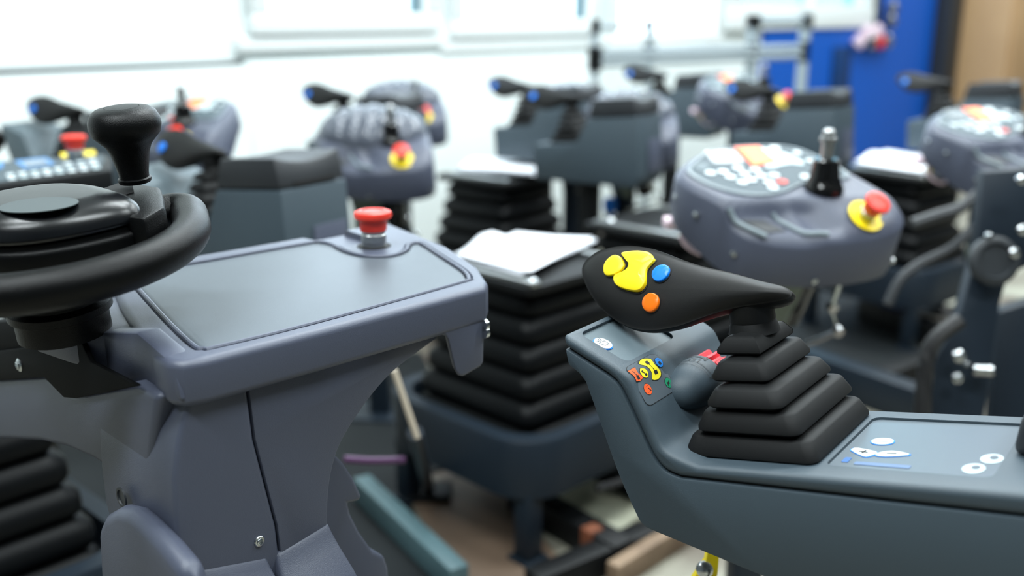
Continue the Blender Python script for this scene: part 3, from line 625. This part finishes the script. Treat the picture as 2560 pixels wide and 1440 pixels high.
def dh(x, y, s):
    h = 0.0
    # left low shelf, stepping down in front of the key panel, with the scoop beside the stop plateau
    edge = -.131+.0*x
    d1 = sst(0, .022, edge-y)                      # 1 in front of the panel
    lim = -.012+.55*(-.135-y)                      # left border of the plateau, drifting right towards the front
    left = sst(0, .03, lim-x)
    h -= d1*left*(.026+.16*max(0, -.15-y))
    h -= d1*(1-left)*(.35*max(0, -.135-y))
    h -= .018*math.exp(-((x+.0-.55*(-.135-y))**2)/.0005)*d1*sst(-.21, -.18, y)
    return h-.012*max(0, (s-.86)/.14)**2
def make_display():
    root = thing('display_console', '', 'console', (0, 0, 0), 0)
    c0 = V(.01, -.075); rings = []
    for s in (1.0,):
        rings.append([V(*(c0+(p-c0)*.90), -.066-.0*p[1]-.045*sst(.02, -.17, p[1])) for p in DOUT])
        rings.append([V(*(c0+(p-c0)*.985), -.062-.05*sst(.02, -.17, p[1])) for p in DOUT])
        rings.append([V(*(c0+(p-c0)*1.0), -.05-.05*sst(.02, -.17, p[1])) for p in DOUT])
    for s in [1.0, .985, .97, .95, .92]+[.92-.04*k for k in range(1, 23)]+[.01]:
        rings.append([V(*(c0+(p-c0)*s), dh(*(c0+(p-c0)*s), s)) for p in DOUT])
    MB().loft(rings).ob('body', M['violet'], root, xf=TD, ang=65)
    n = len(PAN); cp = sum(PAN)/n
    MB().loft([[V(*p, -.002) for p in PAN], [V(*p, .0030) for p in PAN], [V(*(cp+(p-cp)*.985), .0042) for p in PAN], [V(*(cp+(p-cp)*.955), .0042) for p in PAN], [V(*(cp+(p-cp)*.945), .0022) for p in PAN]]).ob('panel_rim', M['rim'], root, xf=TD)
    pf = MB().prism([V(*(cp+(p-cp)*.945), .0015) for p in PAN], V(0, 0, .0012)).ob('key_panel', M['panel'], root, xf=TD)
    z = .0029
    def flat(nm, poly, m, dz=0, t=.0006): return MB().prism([V(p[0], p[1], z+dz) for p in poly], V(0, 0, t)).ob(nm, m, pf, xf=TD)
    flat('display', rrect(-.052, .004, .052, .046, .004), M['lcd'])
    flat('dial_print', smooth([V(*p) for p in [(.018, .030), (.04, .024), (.062, .002), (.072, -.026), (.064, -.036), (.05, -.03), (.03, -.034), (.0, -.04)]], 2), M['lightgrey'])
    flat('orange_sticker', [(-.0215, .035), (.0235, .037), (.027, -.0235), (-.021, -.0365)], M['fluo'], .0008); flat('sticker_face', [(-.016, .028), (.018, .030), (.023, -.021), (-.016, -.031)], M['fluo2'], .0016)
    for x, y in ((-.098, -.050), (-.076, -.048), (-.072, -.066), (-.047, -.038), (-.045, -.058), (-.043, -.078), (-.021, -.046), (-.021, -.066), (-.018, -.088), (.001, -.066), (-.06, -.084), (-.02, -.105)):
        flat('key', circle(x, y, .0088, 14, .0075), M['white'], 0, .0012)
    flat('key', circle(.004, -.088, .0088, 14, .007), M['red'], 0, .0012)['label'] = 'red membrane key'
    for x, y, r in ((.048, .028, .009), (.078, .008, .007), (.05, -.076, .009), (.085, -.022, .006)): flat('key', circle(x, y, r, 14), M['white'], 0, .0012)
    flat('text_print', [(-.118, -.03), (-.1, -.012), (-.086, -.022), (-.106, -.044)], M['tray'])
    # slot with two raised ridges in the low shelf
    sh = lambda x, y: dh(x, y, .5)
    MB().prism([V(x, y, sh(x, y)+.0006) for x, y in ((-.088, -.150), (-.050, -.153), (-.026, -.178), (-.058, -.180))], V(0, 0, .0008)).ob('slot', M['lid'], root, xf=TD)
    for pts in (((-.104, -.140), (-.085, -.165), (-.062, -.188)), ((-.035, -.145), (-.02, -.165), (.0, -.19), (.03, -.2))):
        MB().tube([V(x, y, sh(x, y)+.001) for x, y in smooth([V(*p) for p in pts], 4, False)], .004, 8).ob('ridge', M['rim'], root, xf=TD)
    # stick with boot
    B0 = V(.062, -.112, 0)
    MB().lathe([(.030, -.004), (.030, .004), (.0275, .008), (.0225, .020), (.0205, .035), (.0195, .045), (.017, .047), (0, .047)], B0, (0, .3, 1), 24).ob('stick_boot', M['gloss'], root, xf=TD)
    MB().lathe([(.009, .045), (.009, .072), (.0125, .073), (.0125, .079), (.0095, .080), (.0095, .088), (.005, .092), (0, .092)], B0, (0, .3, 1), 12).ob('stick_stud', M['steel'], root, xf=TD)
    ex, ey = .100, -.176
    make_estop(root, TD, V(ex, ey, dh(ex, ey, .5)+.001), V(.12, -.42, .92), .95)
    for u in ((-.106, -.118), (-.136, -.072)):
        pass
    for x, y, zz, ax in ((-.096, -.168, -.07, (-.8, -.6, 0)), (-.148, -.05, -.035, (-1, .1, 0)), (-.134, -.10, -.04, (-1, -.3, 0)), (.02, -.212, -.098, (0, -1, 0)), (.165, -.185, -.09, (.7, -.7, 0))):
        MB().lathe([(.0048, -.004), (.0048, .002), (.0025, .0035), (0, .0035)], V(x, y, zz), ax, 10).ob('screw', M['chrome'], root, xf=TD)
    # steel carrier below
    MB().prism([V(-.05, -.17, -.09), V(.04, -.175, -.09), V(.02, -.16, -.26), V(-.03, -.155, -.28)], V(0, .012, 0)).ob('carrier_plate', M['olive'], root, xf=TD, bevel=.002)
    MB().cyl(V(.045, -.15, -.08), V(.055, -.11, -.235), .026, 18).ob('motor', M['gloss'], root, xf=TD)
    MB().tube([V(.02, -.175, -.265), V(.115, -.175, -.225), V(.095, -.17, -.18), V(.095, -.17, -.10)], .0052, 8).ob('link_rod', M['chrome'], root, xf=TD)
    for p in ((.02, -.175, -.265), (.115, -.175, -.225), (.095, -.17, -.18)): MB().lathe([(.0085, -.006), (.0085, .006)], V(*p), (0, 1, 0), 10).ob('rod_eye', M['chrome'], root, xf=TD)
    MB().tube(smooth([V(-.11, -.03, -.06), V(-.125, -.05, -.11), V(-.09, -.07, -.13), V(-.07, -.06, -.09)], 4, False), .004, 6).ob('wire', M['pink'], root, xf=TD)
    MB().box((-.15, -.04, -.10), (-.115, -.02, -.085)).ob('plug', M['pink'], root, xf=TD, bevel=.002); MB().box((-.125, -.05, -.115), (-.113, -.038, -.103)).ob('plug', M['yellow'], root, xf=TD, bevel=.002)
    post_to_floor(root, .0, .0, PZ-.10, 'navy')
    return root
def add_dome(root):
    g = []
    for k in range(65):
        x = -.137+.274*k/64; e = math.sqrt(max(0, 1-((x)/.138)**2)); rib = 1-.20*(.5+.5*math.cos(2*math.pi*(x+.02)/.040))**3*(abs(x+.0) < .10)
        g.append([V(x, -.045+.095*e*math.cos(t), -.005+.066*e*rib*max(0, math.sin(t))) for t in [math.pi*j/18 for j in range(19)]])
    MB().loft(g).ob('ribbed_dome', M['ribdome'], root, xf=TD, ang=70)['label'] = 'glossy ribbed grey dome cover'
droot = make_display()
stick_l = TD(V(0, 0, .004)); stop_l = TD(V(.100, -.176, dh(.1, -.176, .5)+.03))
DG = 'display consoles'
place(droot, stick_l, 1888, 390, R_(14), 'grey display console with orange sticker and yellow ringed stop, right of centre', DG)
place(droot, stick_l, 2447, 285, R_(14), 'display console with orange sticker cut off by the right edge', DG)
place(droot, stick_l, 484, 259, R_(-25), 'display console with orange sticker behind the black steering knob', DG)
place(droot, stop_l, 1964, 236, R_(30), 'display console with red stop before the blue wall', DG)
rec_del(droot)
PZ = .775
domeroot = make_display()
for c in list(domeroot.children):
    if c.name.split('.')[0] in ('key_panel', 'panel_rim'): rec_del(c)
add_dome(domeroot)
dome_l = TD(V(0, 0, .04))
DDG = 'display consoles under ribbed domes'
place(domeroot, dome_l, 936, 272, R_(-6), 'display console under a ribbed grey dome, left of centre', DDG)
place(domeroot, dome_l, 1005, 205, R_(-4), 'ribbed dome console partly hidden behind the nearer dome', DDG)
place(domeroot, dome_l, 1428, 212, R_(4), 'ribbed dome console behind the grip of the central joystick console', DDG)
place(domeroot, dome_l, 1582, 232, R_(-22), 'ribbed dome console behind the lidded box at centre', DDG)
rec_del(domeroot)

# flat key panel console at the left edge
kz = .80
pts = [hitz(u, v, kz) for u, v in ((-120, 412), (60, 400), (150, 392), (262, 384), (278, 392), (280, 424), (120, 446), (0, 462), (-140, 480))]
kroot = thing('key_panel_console', 'flat black key panel console with blue framed displays at left edge', 'console', (*(sum(pts)/len(pts))[:2], 0))
ko = V(*kroot.location)
TK = lambda q: q-ko
MB().prism([p for p in pts], V(0, 0, -.05)).ob('body', M['blk'], kroot, xf=TK, bevel=.004, bang=40)
def kq(uvs, nm, m, dz, t=.0008): return MB().prism([hitz(u, v, kz)+V(0, 0, dz) for u, v in uvs], V(0, 0, t)).ob(nm, m, kroot, xf=TK)
kq(((-120, 414), (60, 403), (250, 388), (262, 396), (250, 420), (0, 456), (-130, 474)), 'panel_film', M['panel'], .0002)
M['lb'] = mat('pale_blue', (70, 132, 190), .4)
kq(((36, 404), (116, 396), (138, 412), (60, 424)), 'display_rim', M['lb'], .0012); kq(((54, 408), (112, 403), (122, 412), (68, 420)), 'display', M['lcd'], .0022)
kq(((-60, 410), (8, 406), (8, 422), (-60, 430)), 'display_rim', M['lb'], .0012)
for r_ in range(3):
    for k in range(8):
        u = 10+k*30+r_*5; v = 431-k*3.8+r_*9-2
        if v < 452 and u < 245 and not (r_ == 0 and u < 140): kq(((u, v), (u+18, v-2), (u+22, v+3), (u+3, v+5)), 'key', M['white'] if (k+r_) % 3 else M['lightgrey'], .0012)
make_estop(kroot, TK, hitz(190, 398, kz)+V(0, 0, .001), (0, 0, 1), 1.05, False)
kq(((150, 385), (176, 384), (180, 396), (156, 398)), 'yellow_label', M['yellow'], .0012); kq(((205, 380), (236, 378), (240, 390), (206, 393)), 'yellow_label', M['yellow'], .0012)
post_to_floor(kroot, -.12, .10, kz-.045)

# ------------------------------------------------------------------ seat suspensions, papers
SUSW = .36
def make_susp():
    root = thing('seat_suspension', '', 'seat suspension', (0, 0, 0), 0, 'seat suspensions with bellows')
    rg = []; zs = [.21+.053*k for k in range(6)]
    for i, z in enumerate(zs):
        w = SUSW-(.02*i if i else 0)
        for dz, dw in ((.0, -.03), (.004, -.004), (.012, 0), (.034, -.004), (.046, -.03), (.053, -.05)): rg.append(rrect(0, 0, w+dw, w+dw, .03, z+dz, 4))
    MB().loft(rg).ob('bellows', M['bellow'], root, ang=60)
    MB().prism(rrect(0, 0, .30, .30, .02, .528), V(0, 0, .018)).ob('top_frame', M['blk'], root, bevel=.003)
    for x, y in ((-.12, -.13), (.10, -.12), (.12, .06), (-.1, .1)):
        MB().lathe([(.013, .546), (.013, .553), (.006, .558), (0, .558)], (x, y, 0), (0, 0, 1), 10).ob('bolt', M['chrome'], root)
    for x in (-.13, .13): MB().box((x-.012, -.15, .546), (x+.012, .12, .556)).ob('slide_rail', M['steel'], root, bevel=.002)
    MB().loft([rrect(0, 0, .46, .46, .10, .145, 8), rrect(0, 0, .47, .47, .10, .26, 8), rrect(0, 0, .462, .462, .098, .267, 8), rrect(0, 0, .40, .40, .08, .267, 8), rrect(0, 0, .39, .39, .08, .20, 8)]).ob('base_tray', M['navy'], root, ang=50)
    for a in range(4):
        c, s = math.cos(math.pi/2*a), math.sin(math.pi/2*a); Rm = np.array([[c, -s, 0], [s, c, 0], [0, 0, 1]])
        MB().box((.165, .165, .012), (.205, .205, .15), Rm).ob('leg', M['navy'], root, bevel=.002)
        MB().box((.155, .155, 0), (.215, .215, .012), Rm).ob('foot', M['navy'], root, bevel=.002)
        MB().lathe([(.010, 0), (.010, .004), (.005, .007), (0, .007)], Rm@V(.235, .09*(1 if a % 2 else -1), .17), Rm@V(1, 0, 0), 10).ob('bolt', M['chrome'], root)
    MB().tube(smooth([V(-.05, -.245, .13), V(.05, -.255, .125), V(.2, -.24, .14), V(.26, -.12, .15), (.25, .05, .15)], 5, False), .008, 8).ob('hose', M['cable'], root)
    return root
sroot = make_susp()
def susp(u, v, rz, label, z=.55):
    p = hitz(u, v, z); dup(sroot, (p[0], p[1], 0), R_(rz), label); return p
sp = []
for u, v, rz, lab in ((1318, 650, 45, 'black bellows seat suspension at centre under crumpled white papers'), (1250, 430, 50, 'black bellows seat suspension under papers before the white wall'),
                      (2255, 420, 40, 'black bellows seat suspension under papers at right, behind the stop'), (-215, 925, 47, 'dark bellows seat suspension in the lower left corner'),
                      (1668, 552, 45, 'black bellows seat suspension in shade below the central lidded console')):
    sp.append((susp(u, v, rz, lab), lab))
rec_del(sroot)
def papers(name, poly, z, label, bump, n=12):
    q = [hitz(u, v, z) for u, v in poly]; c = sum(q)/4
    root = thing(name, label, 'papers', (c[0], c[1], z), 0, 'papers on the seat suspensions')
    rnd = random.Random(int(poly[0][0]))
    for k in range(3):
        ph = rnd.random()*6; a = rnd.uniform(-.12, .12)*(k < 2); ca, sa = math.cos(a), math.sin(a)
        vs = []
        for i in range(n+1):
            for j in range(n+1):
                s, t = i/n, j/n; p = (q[0]*(1-s)+q[1]*s)*(1-t)+(q[3]*(1-s)+q[2]*s)*t-c
                p = V(ca*p[0]-sa*p[1], sa*p[0]+ca*p[1], 0)
                h = .002+.003*k+bump*(k+1)/3*(math.exp(-((s-.45)**2+(t-.1)**2)/.05)+.35*max(0, s-.75)*3*(t < .5)*(0.5-t)+.12*math.sin(3*s+ph)*math.sin(2.5*t))
                vs.append(p+V(0, 0, max(.001+.0015*k, h)))
        m_ = (n+1)**2; fs = [(i*(n+1)+j, (i+1)*(n+1)+j, (i+1)*(n+1)+j+1, i*(n+1)+j+1) for i in range(n) for j in range(n)]
        MB().add(vs, fs).ob('sheet', M['paper'], root, ang=180).modifiers.new('s', 'SOLIDIFY').thickness = .0006
    return root
papers('paper_stack', [(1135, 645), (1290, 592), (1482, 600), (1325, 690)], .56, 'crumpled white papers on the central suspension', .030)
papers('paper_stack', [(1140, 425), (1215, 402), (1392, 408), (1330, 440)], .56, 'white papers on the suspension before the white wall', .02)
papers('paper_stack', [(2135, 410), (2215, 382), (2360, 402), (2300, 434)], .56, 'white papers on the suspension at right by the blue wall', .02)

# ------------------------------------------------------------------ things at the right edge: dark pillar with pivot
pr = thing('seat_tilt_column', 'dark navy swivel column with round zinc pivot at right edge', 'column', (*hitd(2430, 1000, 1.75)[:2], 0))
po = V(*pr.location)
def pq(uvs, nm, m, d, th, bevel=.003): return MB().prism([hitd(u, v, d) for u, v in uvs], V(0, th, 0)).ob(nm, m, pr, xf=lambda q: q-po, bevel=bevel, bang=35)
pq(((2440, 640), (2530, 660), (2500, 760), (2460, 1050), (2450, 1300), (2290, 1300), (2310, 1020), (2340, 900), (2400, 790)), 'side_plate', M['navy'], 1.72, .03)
pq(((2460, 430), (2600, 420), (2620, 640), (2520, 690), (2440, 640)), 'upper_plate', M['navy'], 1.75, .03)
pq(((2500, 780), (2620, 740), (2620, 1300), (2460, 1300)), 'rear_plate', M['navy'], 1.85, .03)
cc = hitd(2480, 652, 1.70)
MB().lathe([(.042, 0), (.042, .012), (.036, .016), (.03, .016), (.028, .010), (0, .010)], cc-po, -Fw, 28).ob('pivot', M['post'], pr)
for u, v, r in ((2533, 632, .009), (2395, 890, .011), (2390, 945, .009), (2415, 910, .006), (2553, 575, .009), (2550, 450, .008), (2470, 590, .006)): MB().lathe([(r, 0), (r, .006), (r*.5, .01), (0, .01)], hitd(u, v, 1.69)-po, -Fw, 10).ob('bolt', M['chrome'], pr)
MB().cyl(hitd(2430, 925, 1.69)-po, hitd(2478, 928, 1.69)-po, .010).ob('chrome_pin', M['chrome'], pr)
MB().tube([q-po for q in smooth([hitd(2400, 800, 1.66), hitd(2330, 860, 1.66), hitd(2310, 960, 1.66), hitd(2305, 1080, 1.66)], 5, False)], .014, 8).ob('hose', M['cable'], pr)
pb_ = hitz(2400, 1150, 0)
MB().box((-.2, -.05, 0), (.2, .2, .02)).ob('base_plate', M['blk'], pr, bevel=.003)
vk = thing('blue_knob', 'blue round knob on a black stem low under the central lidded console', 'knob', (*hitd(1525, 512, 3.05)[:2], 0))
zk = float(hitd(1525, 512, 3.05)[2])
MB().lathe([(.006, zk-.03), (.018, zk-.02), (.022, zk), (.018, zk+.018), (.006, zk+.024), (0, zk+.024)], (0, 0, 0), (0, 0, 1), 16).ob('knob_head', M['blue'], vk)
MB().lathe([(.06, 0), (.06, .01), (.012, .014), (.012, zk-.025)], (0, 0, 0), (0, 0, 1), 12).ob('stem', M['blk'], vk)
# harness between the seats at right
def cable(name, pts, r, m, label, cat='cable'):
    P = smooth([hitd(u, v, d) for u, v, d in pts], 6, False); c = V(P[0][0], P[0][1], P[0][2])
    o = MB().tube([p-c for p in P], r, 8).ob(name, M[m]); o.location = tuple(c); return tag(o, label, cat)
cable('hose', [(2440, 560, 1.95), (2380, 620, 1.95), (2300, 660, 1.95), (2250, 700, 1.95), (2220, 760, 1.95)], .010, 'lid', 'dark looped hose beside the navy swivel column')
cable('hose', [(2450, 480, 1.95), (2400, 520, 1.95), (2340, 540, 1.95), (2280, 560, 1.95)], .012, 'lid', 'dark upper hose beside the navy swivel column')
cable('hose', [(860, 1148, 1.5), (930, 1152, 1.52), (1010, 1150, 1.55)], .006, 'purple', 'purple hose low behind the left console', 'hose')
# gas strut behind the left console
gs = thing('gas_strut', 'pale gas strut rod behind the left console', 'strut', (*hitd(1060, 1150, 1.55)[:2], 0))
g0 = V(*gs.location)
MB().cyl(hitd(985, 925, 1.5)-g0, hitd(1043, 1095, 1.53)-g0, .0048).ob('rod', mat('pale_rod', (190, 178, 160), .4), gs)
g1 = hitz(1072, 1222, .02)
MB().cyl(hitd(1038, 1082, 1.53)-g0, g1-g0, .013).ob('cylinder', M['navy'], gs)
MB().box((-.05, -.04, 0), (.05, .04, .02), np.eye(3), V(g1[0]-g0[0], g1[1]-g0[1], 0)).ob('foot', M['blk'], gs, bevel=.003)

# ------------------------------------------------------------------ steel skids and floor patches
def beam(name, a, b, w, h, m, label, parts=None):
    A, B = hitz(*a, 0), hitz(*b, 0); c = (A+B)/2; d = B-A; L = np.linalg.norm(d); d /= L; s = np.cross(V(0, 0, 1), d)
    o = MB().prism([-d*L/2-s*w/2, d*L/2-s*w/2, d*L/2+s*w/2, -d*L/2+s*w/2], V(0, 0, h)).ob(name, M[m], None, bevel=.003)
    o.location = (c[0], c[1], 0); return tag(o, label, 'beam', 'skid beams')
beam('skid_beam', (905, 1250), (1150, 1490), .04, .06, 'teal', 'teal painted skid beam on the floor beside the left console')
beam('skid_beam', (1290, 1265), (1560, 1425), .055, .06, 'blk', 'black skid beam running from the central suspension towards the viewer')
beam('skid_beam', (1330, 1500), (1720, 1330), .05, .055, 'blk', 'black skid beam crossing low below the right console')
beam('skid_beam', (1530, 1470), (1740, 1335), .03, .05, 'wood', 'pale timber skid beam nearest the viewer below the right console')
beam('skid_beam', (1420, 1140), (1640, 1260), .07, .05, 'blk', 'black skid beam behind the right console front')
beam('skid_beam', (1950, 930), (2300, 1060), .06, .10, 'navy', 'navy skid beam under the display console at right')
beam('skid_beam', (2160, 800), (2420, 900), .07, .08, 'blk', 'black skid beam behind the bellows at right')
beam('skid_beam', (2180, 1000), (2560, 850), .06, .08, 'blk', 'black cross beam under the swivel column')
def board(px, h, m, label):
    P = [hitz(u, v, 0) for u, v in px]; c = sum(P)/len(P)
    o = MB().prism([p-V(c[0], c[1], 0) for p in P], V(0, 0, h)).ob('board_or_painted_light', M[m], None, bevel=.002); o.location = (c[0], c[1], 0); return tag(o, label, 'board')
M['ply'] = mat('brown_board_floor', (112, 92, 76), .6, var=.6, vscale=5, rgb2=(84, 70, 58)); M['mat'] = mat('floor_shade', (26, 30, 32), .7, spec=.2)  # the dark colour stands in for shade on the floor
board([(1010, 1215), (1215, 1190), (1400, 1400), (1300, 1560), (1120, 1440)], .006, 'ply', 'brown plywood board on the floor in front of the central suspension')
board([(700, 940), (1050, 880), (1200, 1150), (1000, 1205), (1108, 1440), (1170, 1600), (700, 1600)], .006, 'mat', 'painted dark floor shade behind the left steering console')  # dark sheet added for the shade behind the console, no real mat
board([(1960, 640), (2170, 640), (2330, 1000), (1900, 1010)], .006, 'mat', 'painted dark floor shade under the display console at right')  # shade sheet darkening the floor below the console
M['cream'] = mat('lit_floor', (198, 200, 178), .6, var=.3, vscale=6, rgb2=(176, 174, 150))  # pale colour stands in for light falling on the concrete
board([(1325, 1300), (1395, 1180), (1560, 1195), (1610, 1290), (1520, 1350)], .006, 'cream', 'lit concrete floor painted as a pale sheet between the central suspension and the right console')  # pale sheet added for a lit patch of floor, no real board
board([(-300, 1010), (330, 1010), (330, 1420), (-300, 1560)], .006, 'mat', 'painted dark floor shade under the suspension in the lower left corner')  # shade sheet added to cover the bright strip of floor
re_ = hitz(1478, 1392, .0)
MB().box((-.018, -.015, .0), (.018, .015, .066), np.array([[.8, -.6, 0], [.6, .8, 0], [0, 0, 1]])).ob('rusty_block', M['rust'], None, bevel=.003).location = (re_[0], re_[1], 0)
tag(bpy.data.objects['rusty_block'], 'rusty orange steel block at the crossing of the skid beams', 'block')

# ------------------------------------------------------------------ tube rack in front of the white wall
rk = thing('tube_rack', 'white tube rack with dark joints before the bright window', 'rack', (*hitz(1750, 430, 0)[:2], 0))
r0_ = V(*rk.location)
P_ = {}
for k, (u, d) in enumerate(((1487, 4.3), (1623, 4.75), (1878, 4.9), (2008, 5.1))):
    g = hitd(u, 140, d); P_[k] = V(g[0], g[1], 0)
    top = hitd(u, (55, 50, 38, 30)[k], d)[2]
    MB().cyl(V(g[0], g[1], 0)-r0_, V(g[0], g[1], top)-r0_, .018 if k < 2 else .028).ob('post', M['rackgrey'], rk)
def rail(i, j, v, d, r, m='rackgrey'):
    ui, uj = (1487, 1623, 1878, 2008)[i], (1487, 1623, 1878, 2008)[j]
    z = float(hitd((ui+uj)/2, v, d)[2]); A = P_[i]+V(0, 0, z); B = P_[j]+V(0, 0, z)
    MB().cyl(A-r0_, B-r0_, r).ob('rail', M[m], rk)
    for q in (A, B): MB().lathe([(r*1.7, -.03), (r*1.7, .03)], q-r0_, (0, 0, 1), 12).ob('joint', M['blk'], rk)
rail(0, 1, 65, 4.5, .012); rail(0, 3, 126, 4.7, .018); rail(0, 3, 148, 4.7, .018); rail(2, 3, 52, 5.0, .022); rail(1, 2, 126, 4.8, .02)
cs = hitd(1895, 100, 5.2)
o = MB().box((-.05, -.05, -.09), (.05, .05, .09)).ob('tool_case', M['post'], None, bevel=.01); o.location = (cs[0], cs[1], float(P_[2][2])+cs[2]); o.parent = None
bpy.data.objects.remove(o)
